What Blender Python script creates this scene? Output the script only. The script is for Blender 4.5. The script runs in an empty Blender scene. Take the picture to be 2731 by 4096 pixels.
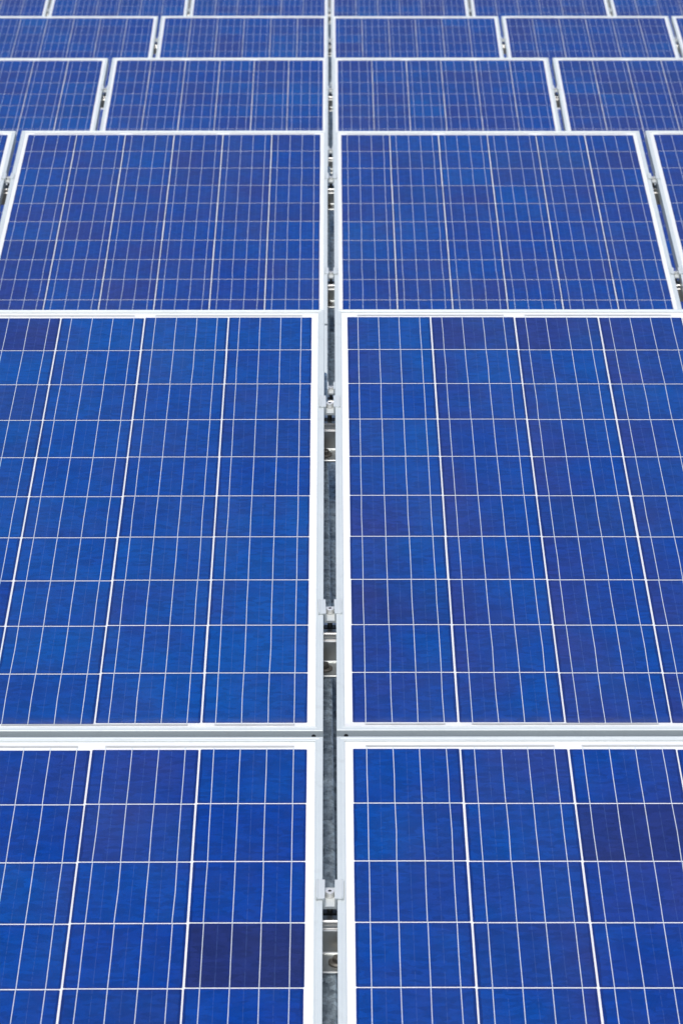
import bpy, bmesh, math, random
from mathutils import Vector, Matrix, Euler
R = math.radians
scn = bpy.context.scene
col = scn.collection

# ---------------------------------------------------------------- camera, sky, sun, exposure
TILT = 0.2663877            # slope of the panel tables (15.3 degrees)
CAM_Z = 2.4253
cam_d = bpy.data.cameras.new('camera'); cam = bpy.data.objects.new('camera', cam_d); col.objects.link(cam)
cam.location = (0, 0, CAM_Z)
cam.rotation_euler = Euler((R(90 - 10.1929), 0, R(-0.194)), 'XYZ')
cam_d.sensor_fit = 'VERTICAL'; cam_d.sensor_height = 36.0; cam_d.sensor_width = 24.0
cam_d.lens = 123.56
cam_d.clip_start = 0.1; cam_d.clip_end = 3000
cam_d.dof.use_dof = True; cam_d.dof.focus_distance = 5.7; cam_d.dof.aperture_fstop = 24.0
scn.camera = cam

SUN_EL, SUN_ROT = R(64), R(193)
world = bpy.data.worlds.new('World'); scn.world = world; world.use_nodes = True
wn = world.node_tree; wn.nodes.clear()
sky = wn.nodes.new('ShaderNodeTexSky'); sky.sky_type = 'NISHITA'; sky.sun_disc = False
sky.sun_elevation = SUN_EL; sky.sun_rotation = SUN_ROT
sky.air_density = 1.0; sky.dust_density = 2.0; sky.ozone_density = 1.0
bg = wn.nodes.new('ShaderNodeBackground'); bg.inputs['Strength'].default_value = 0.10
wo = wn.nodes.new('ShaderNodeOutputWorld')
wn.links.new(sky.outputs[0], bg.inputs[0]); wn.links.new(bg.outputs[0], wo.inputs[0])
sun_dir = Vector((math.sin(SUN_ROT) * math.cos(SUN_EL), math.cos(SUN_ROT) * math.cos(SUN_EL), math.sin(SUN_EL)))
sd = bpy.data.lights.new('sun', 'SUN'); sd.energy = 1.5; sd.angle = R(16); sd.color = (1.0, 0.975, 0.94)
sun = bpy.data.objects.new('sun', sd); col.objects.link(sun)
sun.rotation_euler = sun_dir.to_track_quat('Z', 'Y').to_euler(); sun.location = sun_dir * 40
scn.view_settings.view_transform = 'Standard'; scn.view_settings.look = 'None'
scn.view_settings.gamma = 1.0; scn.view_settings.use_curve_mapping = False
scn.view_settings.exposure = 0.75
scn.render.engine = 'CYCLES'
scn.render.resolution_x = 682; scn.render.resolution_y = 1024
scn.cycles.transparent_max_bounces = 12

# ---------------------------------------------------------------- materials
def new_mat(name):
    m = bpy.data.materials.new(name); m.use_nodes = True
    nt = m.node_tree; b = nt.nodes['Principled BSDF']
    return m, nt, b
def N(nt, t, **kw):
    n = nt.nodes.new(t)
    for k, v in kw.items(): setattr(n, k, v)
    return n
def math_n(nt, op, a, b=None, c=None, clamp=False):
    n = nt.nodes.new('ShaderNodeMath'); n.operation = op; n.use_clamp = clamp
    for i, v in enumerate((a, b, c)):
        if v is None: continue
        if isinstance(v, (int, float)): n.inputs[i].default_value = v
        else: nt.links.new(v, n.inputs[i])
    return n.outputs[0]
def mix_col(nt, fac, a, b, mode='MIX'):
    n = nt.nodes.new('ShaderNodeMix'); n.data_type = 'RGBA'; n.blend_type = mode
    for sock, v in ((n.inputs[0], fac), (n.inputs[6], a), (n.inputs[7], b)):
        if isinstance(v, (int, float)): sock.default_value = v
        elif isinstance(v, tuple): sock.default_value = (*v, 1)
        else: nt.links.new(v, sock)
    return n.outputs[2]
def noise(nt, vec, scale, detail=3, rough=.5, w=None):
    n = nt.nodes.new('ShaderNodeTexNoise')
    if w is not None:
        n.noise_dimensions = '4D'; nt.links.new(w, n.inputs['W'])
    if vec is not None: nt.links.new(vec, n.inputs['Vector'])
    n.inputs['Scale'].default_value = scale; n.inputs['Detail'].default_value = detail
    n.inputs['Roughness'].default_value = rough
    return n.outputs[0]
def scaled(nt, vec, s):
    n = nt.nodes.new('ShaderNodeMapping'); n.inputs['Scale'].default_value = s
    nt.links.new(vec, n.inputs['Vector']); return n.outputs[0]

CYAN = (0.0008, 0.066, 0.300)
BLUE, VIOLET, DARK = (0.0005, 0.039, 0.262), (0.015, 0.037, 0.215), (0.011, 0.018, 0.092)
def cell_material(single):
    """Polycrystalline silicon. single: one object per cell (tint in the object colour);
    otherwise a sheet of cells with the tint in a face-corner colour attribute."""
    m, nt, b = new_mat('silicon_cell' if single else 'silicon_cell_sheet')
    L = nt.links
    tc = N(nt, 'ShaderNodeTexCoord'); oi = N(nt, 'ShaderNodeObjectInfo')
    rnd = math_n(nt, 'MULTIPLY', oi.outputs['Random'], 57.0)
    rnd2 = math_n(nt, 'ADD', rnd, 31.7)
    if single:
        tint = oi.outputs['Color']; cyan = oi.outputs['Alpha']; uvec = tc.outputs['Generated']
    else:
        at = N(nt, 'ShaderNodeAttribute', attribute_name='tint'); tint = at.outputs['Color']; cyan = at.outputs['Alpha']
        uvec = tc.outputs['UV']
    sp = N(nt, 'ShaderNodeSeparateColor'); L.new(tint, sp.inputs[0])
    uv = N(nt, 'ShaderNodeSeparateXYZ'); L.new(uvec, uv.inputs[0])
    u, v = uv.outputs[0], uv.outputs[1]
    obj = tc.outputs['Object']
    big = noise(nt, obj, 9.0, 2, .5, rnd)
    grad = math_n(nt, 'MULTIPLY', math_n(nt, 'SUBTRACT', u, .5), math_n(nt, 'SUBTRACT', sp.outputs[2], .5))
    f = math_n(nt, 'ADD', sp.outputs[0], math_n(nt, 'MULTIPLY', grad, 2.0))
    f = math_n(nt, 'ADD', f, math_n(nt, 'MULTIPLY', math_n(nt, 'SUBTRACT', big, .5), 1.6), None, True)
    cy = math_n(nt, 'ADD', cyan, math_n(nt, 'MULTIPLY', math_n(nt, 'SUBTRACT', noise(nt, obj, 13.0, 2, .5, rnd2), .5), .9), None, True)
    c = mix_col(nt, f, mix_col(nt, cy, BLUE, CYAN), VIOLET)
    c = mix_col(nt, math_n(nt, 'MULTIPLY', sp.outputs[1], math_n(nt, 'MULTIPLY_ADD', big, .7, .62), None, True), c, DARK)
    # crystal grains
    vo = N(nt, 'ShaderNodeTexVoronoi', voronoi_dimensions='4D'); L.new(scaled(nt, obj, (60, 130, 60)), vo.inputs['Vector'])
    L.new(rnd, vo.inputs['W']); vo.inputs['Scale'].default_value = 1.0
    sg = N(nt, 'ShaderNodeSeparateColor'); L.new(vo.outputs['Color'], sg.inputs[0])
    grain = math_n(nt, 'MULTIPLY_ADD', sg.outputs[0], .30, .85)
    fine = math_n(nt, 'MULTIPLY_ADD', noise(nt, obj, 420, 2), .5, .75)
    g = math_n(nt, 'MULTIPLY', grain, fine)
    cg = N(nt, 'ShaderNodeCombineColor')
    for i in range(3): L.new(g, cg.inputs[i])
    c = mix_col(nt, 1.0, c, cg.outputs[0], 'MULTIPLY')
    # reflection of the gap painted as a darker ragged strip along both column edges, violet line along rows
    du = math_n(nt, 'ABSOLUTE', math_n(nt, 'SUBTRACT', u, .5))
    dv = math_n(nt, 'ABSOLUTE', math_n(nt, 'SUBTRACT', v, .5))
    wob = math_n(nt, 'MULTIPLY', noise(nt, scaled(nt, obj, (1, 9, 1)), 3, 2, .6, rnd), .05)
    be = math_n(nt, 'GREATER_THAN', math_n(nt, 'ADD', du, wob), .502)
    c = mix_col(nt, math_n(nt, 'MULTIPLY', be, .5), c, (0.002, 0.012, 0.10))
    bv = math_n(nt, 'MULTIPLY', math_n(nt, 'SUBTRACT', dv, .455), 18, None, True)
    c = mix_col(nt, math_n(nt, 'MULTIPLY', bv, .5), c, (0.012, 0.022, 0.14))
    # faint dotted solder-pad lines on the back contact, between the busbars
    l = math_n(nt, 'ABSOLUTE', math_n(nt, 'SUBTRACT', math_n(nt, 'FRACT', math_n(nt, 'MULTIPLY', u, 4.0)), .5))
    l = math_n(nt, 'GREATER_THAN', l, .488)
    l = math_n(nt, 'MULTIPLY', l, math_n(nt, 'GREATER_THAN', noise(nt, scaled(nt, obj, (4, 160, 4)), 1.0, 1, .5, rnd), .42))
    l = math_n(nt, 'MULTIPLY', l, math_n(nt, 'LESS_THAN', du, .42))
    c = mix_col(nt, math_n(nt, 'MULTIPLY', l, .22), c, (0.10, 0.18, 0.42))
    L.new(c, b.inputs['Base Color'])
    b.inputs['Roughness'].default_value = .45; b.inputs['Specular IOR Level'].default_value = 0.0
    return m
M_CELL = cell_material(True); M_SHEET = cell_material(False)

def alu(name, base, rough, metallic, dirt=.0):
    m, nt, b = new_mat(name); tc = N(nt, 'ShaderNodeTexCoord')
    n1 = noise(nt, tc.outputs['Object'], 14, 4, .6); n2 = noise(nt, scaled(nt, tc.outputs['Object'], (220, 6, 220)), 1, 2)
    k = math_n(nt, 'MULTIPLY_ADD', n1, .10, .95); k = math_n(nt, 'MULTIPLY_ADD', n2, .05, math_n(nt, 'SUBTRACT', k, .025))
    cc = N(nt, 'ShaderNodeCombineColor')
    for i in range(3): nt.links.new(k, cc.inputs[i])
    c = mix_col(nt, 1.0, base, cc.outputs[0], 'MULTIPLY')
    if dirt:
        dn = noise(nt, tc.outputs['Object'], 38, 5, .7)
        c = mix_col(nt, math_n(nt, 'MULTIPLY', math_n(nt, 'SUBTRACT', dn, .56), dirt * 6, None, True), c, (.24, .22, .19))
    nt.links.new(c, b.inputs['Base Color'])
    b.inputs['Metallic'].default_value = metallic
    nt.links.new(math_n(nt, 'MULTIPLY_ADD', n1, .2, rough - .1), b.inputs['Roughness'])
    return m
M_FRAME = alu('anodised_frame', (.60, .635, .615), .42, .15, .14)
M_CLAMP = alu('clamp_aluminium', (.62, .645, .625), .40, .25)
M_RAIL = alu('rail_aluminium', (.74, .73, .70), .34, .8, .15)
M_FOOT = alu('rolled_zinc_steel', (.50, .52, .51), .36, .85, .3)
M_STAINLESS = alu('stainless_steel', (.80, .78, .75), .32, .5)
M_BOLT = alu('dull_bolt_steel', (.20, .19, .17), .45, .7)
def galv():
    m, nt, b = new_mat('galvanised_steel'); tc = N(nt, 'ShaderNodeTexCoord'); o = tc.outputs['Object']
    vo = N(nt, 'ShaderNodeTexVoronoi'); vo.inputs['Scale'].default_value = 95
    nz = N(nt, 'ShaderNodeTexNoise'); nz.inputs['Scale'].default_value = 60; nt.links.new(o, nz.inputs['Vector'])
    dv = N(nt, 'ShaderNodeVectorMath', operation='MULTIPLY_ADD'); nt.links.new(nz.outputs['Color'], dv.inputs[0])
    dv.inputs[1].default_value = (.02, .02, .02); nt.links.new(o, dv.inputs[2]); nt.links.new(dv.outputs[0], vo.inputs['Vector'])
    sg = N(nt, 'ShaderNodeSeparateColor'); nt.links.new(vo.outputs['Color'], sg.inputs[0])
    n = noise(nt, scaled(nt, o, (90, 55, 60)), 1.0, 6, .72)
    f = math_n(nt, 'ADD', math_n(nt, 'MULTIPLY', sg.outputs[0], .35), math_n(nt, 'MULTIPLY_ADD', n, 1.9, -.62), None, True)
    c = mix_col(nt, f, (.08, .115, .17), (.74, .89, 1.0)); nt.links.new(c, b.inputs['Base Color'])  # blue of the reflected sky strengthened in both steel tones
    b.inputs['Metallic'].default_value = .7
    nt.links.new(math_n(nt, 'MULTIPLY_ADD', sg.outputs[1], .25, .3), b.inputs['Roughness'])
    bu = N(nt, 'ShaderNodeBump'); bu.inputs['Strength'].default_value = .9; bu.inputs['Distance'].default_value = .004
    nt.links.new(n, bu.inputs['Height']); nt.links.new(bu.outputs[0], b.inputs['Normal'])
    return m
M_GALV = galv()
def plain(name, base, rough, metallic=0.0, var=.06, sc=25):
    m, nt, b = new_mat(name); tc = N(nt, 'ShaderNodeTexCoord')
    k = math_n(nt, 'MULTIPLY_ADD', noise(nt, tc.outputs['Object'], sc, 4), 2 * var, 1 - var)
    cc = N(nt, 'ShaderNodeCombineColor')
    for i in range(3): nt.links.new(k, cc.inputs[i])
    nt.links.new(mix_col(nt, 1.0, base, cc.outputs[0], 'MULTIPLY'), b.inputs['Base Color'])
    b.inputs['Roughness'].default_value = rough; b.inputs['Metallic'].default_value = metallic
    return m
M_BACK = plain('white_backsheet', (.80, .81, .82), .5, 0, .02, 8)
M_RIBBON = plain('tinned_ribbon', (.66, .71, .76), .4, .1, .06, 60)
M_CROSS = plain('tinned_cross_ribbon', (.58, .59, .58), .35, .3, .06, 60)
M_BLACK = plain('hole_shade', (.015, .015, .016), .7)  # near-black faces painted for the shade inside drain holes, slots and bolt sockets
def glass():
    m = bpy.data.materials.new('solar_glass'); m.use_nodes = True; nt = m.node_tree; nt.nodes.clear()
    out = N(nt, 'ShaderNodeOutputMaterial'); mx = N(nt, 'ShaderNodeMixShader'); fr = N(nt, 'ShaderNodeFresnel')
    fr.inputs['IOR'].default_value = 1.33
    tr = N(nt, 'ShaderNodeBsdfTransparent'); gl = N(nt, 'ShaderNodeBsdfGlossy'); gl.inputs['Roughness'].default_value = .16
    tr.inputs[0].default_value = (.985, .99, .99, 1)
    nt.links.new(fr.outputs[0], mx.inputs[0]); nt.links.new(tr.outputs[0], mx.inputs[1]); nt.links.new(gl.outputs[0], mx.inputs[2])
    # thin uneven dust film, heavier along the lower edge where rain leaves it
    tc = N(nt, 'ShaderNodeTexCoord'); sx = N(nt, 'ShaderNodeSeparateXYZ'); nt.links.new(tc.outputs['Object'], sx.inputs[0])
    d1 = noise(nt, scaled(nt, tc.outputs['Object'], (7, 2.2, 1)), 1.0, 5, .62); d2 = noise(nt, tc.outputs['Object'], 160, 3, .7)
    edge = math_n(nt, 'MULTIPLY_ADD', sx.outputs[1], -22.0, 1.0, True)
    ed = math_n(nt, 'MULTIPLY', edge, math_n(nt, 'MULTIPLY_ADD', noise(nt, tc.outputs['Object'], 30, 4, .6), .5, -.12), None, True)
    film = math_n(nt, 'MULTIPLY', math_n(nt, 'SUBTRACT', d1, .42, None, True), .07)
    film = math_n(nt, 'ADD', math_n(nt, 'MULTIPLY', film, math_n(nt, 'MULTIPLY_ADD', d2, 1.2, .4)), ed, None, True)
    df = N(nt, 'ShaderNodeBsdfDiffuse'); df.inputs[0].default_value = (.42, .41, .40, 1)
    m2 = N(nt, 'ShaderNodeMixShader'); nt.links.new(film, m2.inputs[0]); nt.links.new(mx.outputs[0], m2.inputs[1]); nt.links.new(df.outputs[0], m2.inputs[2])
    nt.links.new(m2.outputs[0], out.inputs[0]); return m
M_GLASS = glass()
def ground_mat():
    m, nt, b = new_mat('gravel'); tc = N(nt, 'ShaderNodeTexCoord'); o = tc.outputs['Object']
    vo = N(nt, 'ShaderNodeTexVoronoi'); vo.inputs['Scale'].default_value = 45; nt.links.new(o, vo.inputs['Vector'])
    sg = N(nt, 'ShaderNodeSeparateColor'); nt.links.new(vo.outputs['Color'], sg.inputs[0])
    c = mix_col(nt, sg.outputs[0], (.10, .10, .095), (.26, .25, .23))
    c = mix_col(nt, noise(nt, o, .6, 4), c, (.16, .155, .14)); nt.links.new(c, b.inputs['Base Color'])
    b.inputs['Roughness'].default_value = .9
    bu = N(nt, 'ShaderNodeBump'); bu.inputs['Distance'].default_value = .01
    nt.links.new(vo.outputs['Distance'], bu.inputs['Height']); nt.links.new(bu.outputs[0], b.inputs['Normal'])
    return m
M_GROUND = ground_mat()

# ---------------------------------------------------------------- helpers
def mesh_bm(name, bm, mat, smooth=False):
    bmesh.ops.recalc_face_normals(bm, faces=bm.faces[:])
    me = bpy.data.meshes.new(name); bm.to_mesh(me); bm.free(); me.materials.append(mat)
    if smooth:
        for p in me.polygons: p.use_smooth = True
    return me
def box(bm, x0, x1, y0, y1, z0, z1):
    v = [bm.verts.new((x, y, z)) for z in (z0, z1) for y in (y0, y1) for x in (x0, x1)]
    for f in ((0, 2, 3, 1), (4, 5, 7, 6), (0, 1, 5, 4), (2, 6, 7, 3), (0, 4, 6, 2), (1, 3, 7, 5)):
        bm.faces.new([v[i] for i in f])
def box_mesh(name, x0, x1, y0, y1, z0, z1, mat, bevel=0):
    bm = bmesh.new(); box(bm, x0, x1, y0, y1, z0, z1)
    if bevel: bmesh.ops.bevel(bm, geom=bm.edges[:], offset=bevel, segments=2, affect='EDGES', profile=.5)
    return mesh_bm(name, bm, mat)
def put(name, me, parent=None, loc=(0, 0, 0), rot=(0, 0, 0)):
    o = bpy.data.objects.new(name, me); col.objects.link(o)
    if parent: o.parent = parent
    o.location = loc; o.rotation_euler = rot
    return o
def empty(name, loc, rot, label, cat, group=None):
    o = bpy.data.objects.new(name, None); col.objects.link(o); o.empty_display_size = .1
    o.location = loc; o.rotation_euler = rot; o['label'] = label; o['category'] = cat
    if group: o['group'] = group
    return o
def extrude_profile(name, prof, axis, a, b, mat, mitre=None, bevel=0):
    """prof: list of (p, q); axis 'x': runs along x with p=y, q=z; axis 'y': runs along y with p=x, q=z.
    mitre: p shortens both ends by p (45 degree corners)."""
    bm = bmesh.new(); r0, r1 = [], []
    for p, q in prof:
        k = mitre * p if mitre else 0
        k = abs(k)
        e0, e1 = a + k, b - k
        r0.append(bm.verts.new((e0, p, q) if axis == 'x' else (p, e0, q)))
        r1.append(bm.verts.new((e1, p, q) if axis == 'x' else (p, e1, q)))
    n = len(prof)
    for i in range(n): bm.faces.new((r0[i], r0[(i + 1) % n], r1[(i + 1) % n], r1[i]))
    bm.faces.new(r0); bm.faces.new(r1[::-1])
    return mesh_bm(name, bm, mat)
def lathe(bm, prof, z0, seg=24, cx=0, cy=0, off=0):
    rings = []
    for r, z in prof:
        rings.append([bm.verts.new((cx + r * math.cos(2 * math.pi * (i + off) / seg), cy + r * math.sin(2 * math.pi * (i + off) / seg), z0 + z)) for i in range(seg)])
    for a, b in zip(rings[:-1], rings[1:]):
        for i in range(seg): bm.faces.new((a[i], a[(i + 1) % seg], b[(i + 1) % seg], b[i]))
    bm.faces.new(rings[0][::-1]); bm.faces.new(rings[-1])

# ---------------------------------------------------------------- sizes
W, LEN, HT = .996, 1.650, .035
PITCH_X, GAP_Y = 1.016, .0167
LIP = .0118
CP, RP, CW, CH = .1585, .15904, .1558, .1560        # column / row pitch, cell width / height
TM = .0337                                           # outer top edge to first cell
B_TOP_Z = CAM_Z - .8053
TABLE_Y = 6.6568; TABLE_PITCH = 4.8585
ct, st = math.cos(TILT), math.sin(TILT)
T_OFF = [(0, 0), (.004, 0), (.004, -.004), (.002, .0035), (0, 0)]   # each table's own small setting-out error

def slope_point(t, x, s, v=0.0):
    """World point of table t: s metres down the slope from its top edge, v metres above the panel face."""
    dx, dz = T_OFF[t]
    return Vector((x + dx, TABLE_Y + t * TABLE_PITCH - s * ct - v * st, B_TOP_Z + dz - s * st + v * ct))

# ---------------------------------------------------------------- ground
bm = bmesh.new()
n = 40
for i in range(n + 1):
    for j in range(n + 1):
        x, y = -600 + 1200 * i / n, -300 + 1500 * j / n
        bm.verts.new((x, y, 0))
bm.verts.ensure_lookup_table()
for i in range(n):
    for j in range(n):
        a = i * (n + 1) + j; bm.faces.new([bm.verts[k] for k in (a, a + n + 1, a + n + 2, a + 1)])
g = put('ground', mesh_bm('ground', bm, M_GROUND)); g['kind'] = 'structure'

# ---------------------------------------------------------------- solar panel meshes (origin: middle of the lower edge, underside)
# frame section: p inward from the outer face, q up
def frame_prof(lip):
    return [(0, 0), (0, HT - .0012), (.0003, HT - .0004), (.0010, HT), (lip * .45, HT), (lip * .5, HT - .0005), (lip * .78, HT - .0005), (lip * .82, HT), (lip - .0006, HT), (lip, HT - .0006), (lip, HT - .006), (.0016, HT - .006), (.0016, .0016), (.024, .0016), (.024, 0)]
def rail_mesh(axis, length, lip, name):
    return extrude_profile(name, frame_prof(lip), axis, -length / 2, length / 2, M_FRAME, mitre=1.0)
ME_LONG = rail_mesh('y', LEN, LIP, 'frame_long'); ME_SHORT = rail_mesh('x', W, LIP, 'frame_short')
ZB, ZC, ZR, ZG = HT - .0028, HT - .0024, HT - .0021, HT - .0012
ME_BACK = box_mesh('backsheet', -W / 2 + .004, W / 2 - .004, .004, LEN - .004, ZB - .002, ZB, M_BACK)
bm = bmesh.new(); bm.faces.new([bm.verts.new(v) for v in ((-W / 2 + .006, .006, ZG), (W / 2 - .006, .006, ZG), (W / 2 - .006, LEN - .006, ZG), (-W / 2 + .006, LEN - .006, ZG))])
ME_GLASS = mesh_bm('glass', bm, M_GLASS)
bm = bmesh.new(); k = .0016
oct_ = [(CW / 2, CH / 2 - k), (CW / 2 - k, CH / 2), (-CW / 2 + k, CH / 2), (-CW / 2, CH / 2 - k), (-CW / 2, -CH / 2 + k), (-CW / 2 + k, -CH / 2), (CW / 2 - k, -CH / 2), (CW / 2, -CH / 2 + k)]
lo_ = [bm.verts.new((x, y, -.0004)) for x, y in oct_]; hi_ = [bm.verts.new((x, y, 0)) for x, y in oct_]
bm.faces.new(hi_); bm.faces.new(lo_[::-1])
for a in range(8): bm.faces.new((lo_[a], lo_[(a + 1) % 8], hi_[(a + 1) % 8], hi_[a]))
ME_CELL = mesh_bm('cell', bm, M_CELL)
bm = bmesh.new(); lathe(bm, [(.0032, 0), (.0032, .0004)], 0, 16); ME_HOLE = mesh_bm('drain_hole', bm, M_BLACK)
random.seed(3)
def ribbon(name):
    """One flat busbar ribbon over the ten cells of a column, with the small kinks of the soldering."""
    bm = bmesh.new(); w = .00060
    pts = []
    y0 = LEN - TM + .0085; y1 = LEN - TM - 9 * RP - CH - .0045
    pts.append((0, y0))
    for k in range(10):
        top = LEN - TM - k * RP
        a = random.gauss(0, .00022); b_ = random.gauss(0, .00022)
        pts += [(a, top), (a + random.gauss(0, .0003), top - .5 * CH), (b_, top - CH)]
    pts.append((0, y1))
    rows = []
    for x, y in pts:
        rows.append([bm.verts.new((x - w, y, -.0002)), bm.verts.new((x - w * .8, y, 0)), bm.verts.new((x + w * .8, y, 0)), bm.verts.new((x + w, y, -.0002))])
    for a, b_ in zip(rows[:-1], rows[1:]):
        for i in range(3): bm.faces.new((a[i], a[i + 1], b_[i + 1], b_[i]))
        bm.faces.new((a[3], a[0], b_[0], b_[3]))
    return mesh_bm(name, bm, M_RIBBON)
ME_RIB = [ribbon('busbar') for _ in range(7)]
COLX = [(-2.5 + c) * CP for c in range(6)]
BARX = [(-.375 + .25 * k) * CW for k in range(4)]
def cross_mesh(c0, c1, top):
    x0, x1 = COLX[c0] + BARX[0] - .001, COLX[c1] + BARX[3] + .001
    if top: y0, h = LEN - TM + .0075, .0042
    else: y0, h = LEN - TM - 9 * RP - CH - .0075, .0032
    return box_mesh('cross_ribbon', x0, x1, y0, y0 + h, -.0002, .0001, M_CROSS)
ME_CROSS = [cross_mesh(0, 1, 1), cross_mesh(2, 3, 1), cross_mesh(4, 5, 1), cross_mesh(0, 0, 0), cross_mesh(1, 2, 0), cross_mesh(3, 4, 0), cross_mesh(5, 5, 0)]
def sheet_mesh():
    bm = bmesh.new(); uvl = bm.loops.layers.uv.new('uv'); cl = bm.loops.layers.float_color.new('tint')
    rr = random.Random(11)
    for c in range(6):
        for r in range(10):
            x, y = COLX[c], LEN - TM - r * RP - CH / 2
            tint = (rr.random() * .7, 0, .5 + rr.uniform(-.3, .3), rr.random() * .8)
            k = len(bm.faces)
            box(bm, x - CW / 2, x + CW / 2, y - CH / 2, y + CH / 2, ZC - .0004, ZC)
            bm.faces.ensure_lookup_table()
            for f in bm.faces[k:]:
                for lp in f.loops:
                    lp[uvl].uv = ((lp.vert.co.x - x) / CW + .5, (lp.vert.co.y - y) / CH + .5); lp[cl] = tint
    return mesh_bm('cells', bm, M_SHEET)
ME_SHEET = sheet_mesh()
bm = bmesh.new()
ME_ALLRIB = None
def all_ribbons():
    bm = bmesh.new()
    for c in range(6):
        for k in range(4):
            x = COLX[c] + BARX[k]
            box(bm, x - .00064, x + .00064, LEN - TM - 9 * RP - CH - .0045, LEN - TM + .0085, ZR - .0002, ZR)
    return mesh_bm('busbars', bm, M_RIBBON)
bm.free()
ME_ALLRIB = all_ribbons()

rnd = random.Random(5)
def panel(t, tier, i, label, group, full, bias=.35, spread=.35, shear=0.0, specials=None, grad=.0, cyan=.5):
    """t table, tier 0 upper / 1 lower, i column (-1 is left of the central gap, +1 right of it, ...)."""
    xc = (i - .5 if i > 0 else i + .5) * PITCH_X
    s = LEN + tier * (LEN + GAP_Y)
    root = empty('solar_panel', slope_point(t, xc, s, -HT), (TILT, 0, 0), label, 'solar panel', group)
    root.location += Vector((0, 0, rnd.gauss(0, .0006)))
    for sx in (-1, 1):
        put('frame_rail', ME_LONG, root, (sx * -W / 2, LEN / 2, 0), (0, 0, 0 if sx > 0 else math.pi))
    lo = put('frame_rail', ME_SHORT, root, (0, 0, 0)); put('frame_rail', ME_SHORT, root, (0, LEN, 0), (0, 0, math.pi))
    put('backsheet', ME_BACK, root); 
    if not full:
        a = put('cells', ME_SHEET, root); a['kind'] = 'stuff'
        a = put('busbars', ME_ALLRIB, root); a['kind'] = 'stuff'
        put('glass', ME_GLASS, root); return root
    if full == 2:
        for sx in (-1, 1):
            put('drain_hole', ME_HOLE, lo, (sx * (W / 2 - .014), -.0001, HT - .0095), (math.pi / 2, 0, 0))
    ph = [rnd.uniform(0, 6.28) for _ in range(4)]
    for c in range(6):
        inner = (5 - c) if i < 0 else c
        dy = -shear * inner * CP + rnd.gauss(0, .0004)
        colt = rnd.gauss(0, spread * .35)
        for r in range(10):
            ce = put('cell', ME_CELL, root, (COLX[c] + rnd.gauss(0, .00025), LEN - TM - r * RP - CH / 2 + dy, ZC))
            tint = min(1, max(0, bias + colt + rnd.gauss(0, spread * .6)))
            gr = .5 + grad + rnd.gauss(0, .12)
            dk = max(0, rnd.gauss(-.15, .14))
            if specials and (inner, r) in specials: tint, dk = specials[(inner, r)]
            cy = cyan + .22 * math.sin(c * 1.1 + ph[0]) * math.sin(r * .75 + ph[1]) + .15 * math.sin(r * .5 + c * .6 + ph[2]) + rnd.gauss(0, .13)
            ce.color = (tint, dk, min(1, max(0, gr)), min(1, max(0, cy)))
        for k in range(4):
            put('busbar', rnd.choice(ME_RIB), root, (COLX[c] + BARX[k] + rnd.gauss(0, .0003), dy, ZR))
    for me in ME_CROSS: put('cross_ribbon', me, root, (0, -shear * 2.5 * CP * (1 if True else 0) * .3, ZR + .0002))
    put('glass', ME_GLASS, root)
    return root

panel(0, 1, -1, 'lower solar panel with one nearly black cell beside the central gap', 'solar panels in tilted rows', 2, .12, .35, .011, {(0, 3): (1, .66), (1, 3): (.1, 0), (0, 1): (.0, 0), (0, 2): (0, 0)}, .05, .18)
panel(0, 1, 1, 'lower solar panel with one brownish dark cell three columns from the gap', 'solar panels in tilted rows', 2, .34, .3, .006, {(2, 1): (1, .42), (0, 0): (.0, 0), (0, 1): (.25, 0)}, .22, .28)
panel(0, 0, -1, 'even blue solar panel directly upslope of the panel with a nearly black cell', 'solar panels in tilted rows', 2, .10, .3, .009, {(3, 0): (.8, .15)}, -.05, .8)
panel(0, 0, 1, 'violet tinged solar panel directly upslope of the panel with a brownish dark cell', 'solar panels in tilted rows', 2, .42, .25, .006, {(1, 0): (.8, .12), (2, 0): (.85, .1), (3, 0): (.7, .05), (0, 2): (.2, 0), (0, 3): (.15, 0)}, -.42, .66)
ORD = ['front', 'second', 'third', 'fourth', 'fifth']
OUT = {1: 'beside the central gap', 2: 'second from the central gap', 3: 'third from the central gap'}
SIDE = {-1: "on the nearly black cell's side", 1: "on the brownish cell's side", 0: ''}
sg_ = lambda v: (v > 0) - (v < 0)
NV = {0: 1, 1: 2, 2: 2, 3: 3, 4: 3}
for t in range(5):
    for i in (-3, -2, -1, 1, 2, 3):
        if t == 0:
            if abs(i) == 2:
                for tier in (0, 1):
                    panel(0, tier, i, '%s end panel of the front row, %s' % ('upper' if tier == 0 else 'lower', SIDE[sg_(i)]), 'panels at the ends of the two-tier row', 0)
            continue
        full = 1 if abs(i) <= NV[t] else 0
        if full or t < 3:
            panel(t, 0, i, 'upper solar panel %s, %s row, %s' % (OUT[abs(i)], ORD[t], SIDE[sg_(i)]), 'upper panels in the %s row' % ORD[t], full, (.34 if i > 0 else .28) + (.3 if i > 1 else 0), .45, .003 if t == 1 else 0)
        panel(t, 1, i, 'lower solar panel %s, %s row, %s' % (OUT[abs(i)], ORD[t], SIDE[sg_(i)]), 'lower panels in the %s row' % ORD[t], 0)

# ---------------------------------------------------------------- mounting racks
PUR_H = .052
CL_S = (.434, 1.249)        # clamp / rail positions down each panel
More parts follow.
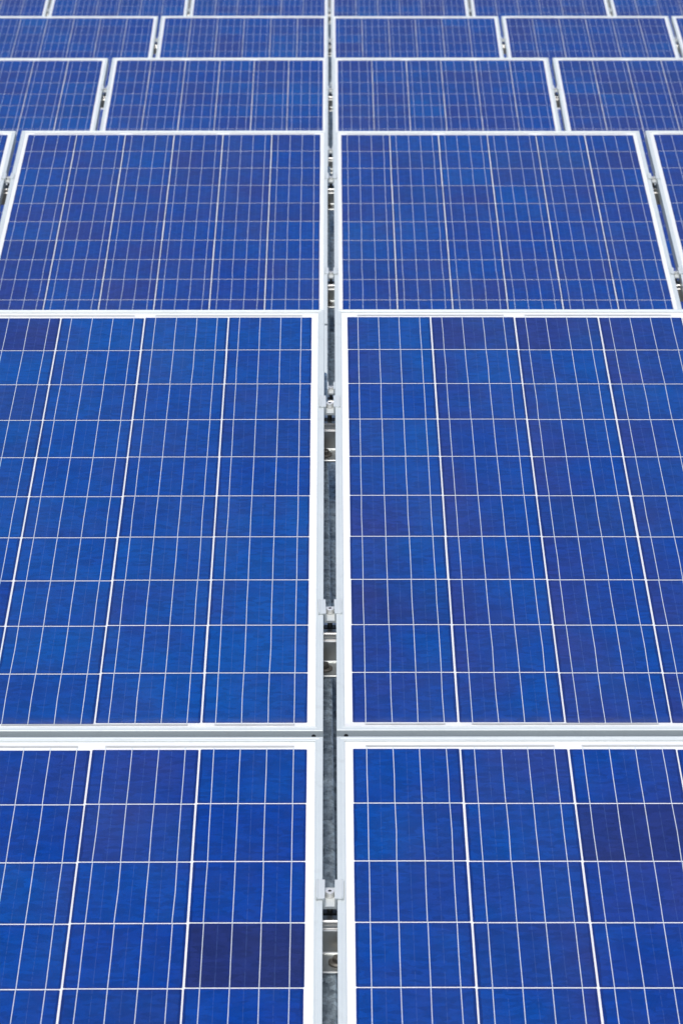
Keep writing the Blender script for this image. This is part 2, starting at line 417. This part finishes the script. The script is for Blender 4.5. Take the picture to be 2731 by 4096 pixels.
# rail section: p = y (upslope), q = z (0 = top)
rail_prof = [(-.0180, 0), (-.006, 0), (-.006, -.004), (-.012, -.004), (-.012, -.020), (.012, -.020), (.012, -.004), (.006, -.004), (.006, 0), (.020, 0),
             (.020, -PUR_H), (-.0225, -PUR_H), (-.0225, -.0130), (-.0210, -.0115), (-.0165, -.0115), (-.0165, -.0070), (-.0200, -.0062), (-.0200, -.0018)]
def raf_section():
    # narrow rounded top flange, web, wide slotted bottom flange; p = x, q = z (0 = top)
    p = [(-.0125, -.004), (-.0105, 0), (.006, 0)]
    for k in range(1, 6):
        a = math.pi / 2 * (1 - k / 5); p.append((.006 + .0045 * math.cos(a), -.0045 + .0045 * math.sin(a)))
    p += [(.0105, -.080), (.052, -.080), (.052, -.083), (.0075, -.083), (.0075, -.0055), (.005, -.003), (-.0095, -.003), (-.0105, -.004)]
    return p
TOT = 2 * LEN + GAP_Y
ME_RAFTER = extrude_profile('rafter', raf_section(), 'y', -(TOT - .12), -.10, M_GALV)
bm = bmesh.new()
pr = [(0, .0405), (0, 0), (-.050, 0), (-.0514, .0007), (-.0514, .0030), (-.0500, .0044), (-.0065, .0044), (-.0048, .0050), (-.0037, .0062), (-.0030, .0085), (-.0030, .0390), (-.0017, .0405)]
bm.free(); ME_FOOT = extrude_profile('rail_foot', pr, 'x', -.0175, .0175, M_FOOT)
bm = bmesh.new()
lathe(bm, [(.0122, 0), (.0130, .0006), (.0128, .0018), (.0090, .0032)], 0, 28); lathe(bm, [(.0072, 0), (.0076, .0006), (.0076, .0054), (.0064, .0066)], .0032, 6)
ME_FLANGE_BOLT = mesh_bm('flange_bolt', bm, M_BOLT)
bm = bmesh.new()
for a in ((-.002, .002, -.05, .05), ):
    pass
for s_ in ((-.030, .030, -.030, -.027), (-.030, .030, .027, .030), (-.030, -.027, -.027, .027)):
    box(bm, s_[0], s_[1], s_[2], s_[3], -.06, 1.0)
ME_POST = mesh_bm('post', bm, M_GALV)
bm = bmesh.new()
for k in range(24):
    y = -.35 - k * .125
    if y < -(TOT - .2): break
    seg = 14
    vs = []
    for j in range(seg):
        a = 2 * math.pi * j / seg; vs.append(bm.verts.new((.033 + .006 * math.cos(a), y + (.018 if math.sin(a) > 0 else -.018) + .006 * math.sin(a), -.0797)))
    bm.faces.new(vs)
ME_SLOT = mesh_bm('slots', bm, M_BLACK)
SKEW = [R(.40), R(-.15), R(.1), R(0), R(.1)]
for t in range(5):
    half = (2 if t == 0 else 3) * PITCH_X + .06
    top = slope_point(t, 0, 0, -HT)
    lab = 'galvanised steel and aluminium rack under the %s row of solar panels' % ORD[t]
    rack = empty('mounting_rack', (top.x, top.y, top.z), (TILT, 0, 0), lab, 'mounting rack', 'racks under the panel rows')
    ME_PUR = extrude_profile('rail', rail_prof, 'x', -half, half, M_RAIL)
    sc = [CL_S[0], CL_S[1], LEN + GAP_Y + CL_S[0], LEN + GAP_Y + CL_S[1]]
    for s in sc: put('support_rail', ME_PUR, rack, (0, -s, -.0002))
    for xi in ((-1.9, 0, 1.9) if t == 0 else (-3, 0, 3)):
        x0 = xi * PITCH_X
        rf = put('rafter', ME_RAFTER, rack, (x0 - .0105 - (.0055 if xi == 0 else 0) + (.004 if t and xi == 0 else 0), 0, -PUR_H - .0004), (0, 0, SKEW[t] if xi == 0 else 0))
        put('slots', ME_SLOT, rf)['kind'] = 'stuff'
        for j, s in enumerate(sc):
            bx = (-.0085, -.0065, .0075, -.006)[j]
            ft = put('rail_foot', ME_FOOT, rack, (x0 + (0, -.002, .003, 0)[j], -s - .0228, -PUR_H))
            put('flange_bolt', ME_FLANGE_BOLT, ft, (bx, -.028, .0046), (0, 0, R(13 + 31 * j)))
    # posts stand upright: undo the slope
    for xi in ((-1.9, 0, 1.9) if t == 0 else (-3, 0, 3)):
        for s in (.55, TOT - .6):
            wp = slope_point(t, xi * PITCH_X - .045, s, -HT - PUR_H - .05)
            po = put('post', ME_POST, rack)
            po.matrix_parent_inverse = Matrix.Identity(4)
            loc = Matrix.LocRotScale(Vector((top.x, top.y, top.z)), Euler((TILT, 0, 0)), None).inverted() @ Matrix.LocRotScale(Vector((wp.x, wp.y, 0)), None, Vector((1, 1, wp.z)))
            po.matrix_basis = loc

# ---------------------------------------------------------------- mid clamps (origin: middle of the gap, on the rail top)
def clamp_body():
    # hat section across the gap: p = x, q = z with 0 at the panel face level
    h = [(.0068, -.0105), (.0068, .0024), (.0158, .0022), (.0163, .0040), (.0186, .0040), (.0190, .0006), (.0098, .0004), (.0096, -.0145)]
    prof = [(-a, b) for a, b in h[::-1]]
    prof = h + prof
    # order: right inner floor -> right wall -> right wing -> outer wall down -> left side mirrored
    return extrude_profile('clamp', prof, 'y', -.0245, .0245, M_CLAMP)
ME_CLAMP = clamp_body()
bm = bmesh.new()
lathe(bm, [(.0055, 0), (.0062, .0004), (.0062, .0078), (.0056, .0086)], 0, 32)
ME_BOLT = mesh_bm('socket_bolt', bm, M_STAINLESS)
bm = bmesh.new(); lathe(bm, [(.0026, 0), (.0026, .0002)], 0, 6); ME_SOCKET = mesh_bm('socket', bm, M_BLACK)
bm = bmesh.new(); lathe(bm, [(.0038, -.040), (.0038, -.0142)], 0, 16); ME_SHANK = mesh_bm('shank', bm, M_BOLT)
bm = bmesh.new(); box(bm, -.0092, .0092, -.0055, .0055, -.0395, -.0345)
ME_NUT = mesh_bm('channel_nut', bm, M_BOLT)
crnd = random.Random(8)
def clamp(t, s, x, label, group):
    p = slope_point(t, x + crnd.gauss(0, .0004), s + crnd.gauss(0, .002), 0)
    root = empty('mid_clamp', p, (TILT, 0, crnd.gauss(0, .006)), label, 'clamp', group)
    put('clamp_channel', ME_CLAMP, root)
    b = put('socket_bolt', ME_BOLT, root, (0, .002, -.0104), (0, 0, crnd.random() * 2))
    put('hex_socket', ME_SOCKET, b, (0, 0, .0086))
    put('bolt_shank', ME_SHANK, root, (0, .002, 0)); put('channel_nut', ME_NUT, root, (0, .002, 0))
for t in range(5):
    nv = NV[t] - 1
    for gi in range(-nv, nv + 1):
        for tier in (0, 1):
            if tier == 1 and abs(gi) > 1: continue
            for j, s in enumerate(CL_S):
                lab = ('%s clamp between %s panels, %s, %s row, %s' % (('higher', 'lower')[j], ('upper', 'lower')[tier], ('central gap', 'next gap out', 'outermost gap')[abs(gi)], ORD[t], SIDE[sg_(gi)])).rstrip(', ')
                clamp(t, s + tier * (LEN + GAP_Y), gi * PITCH_X, lab, 'clamps holding the panels')
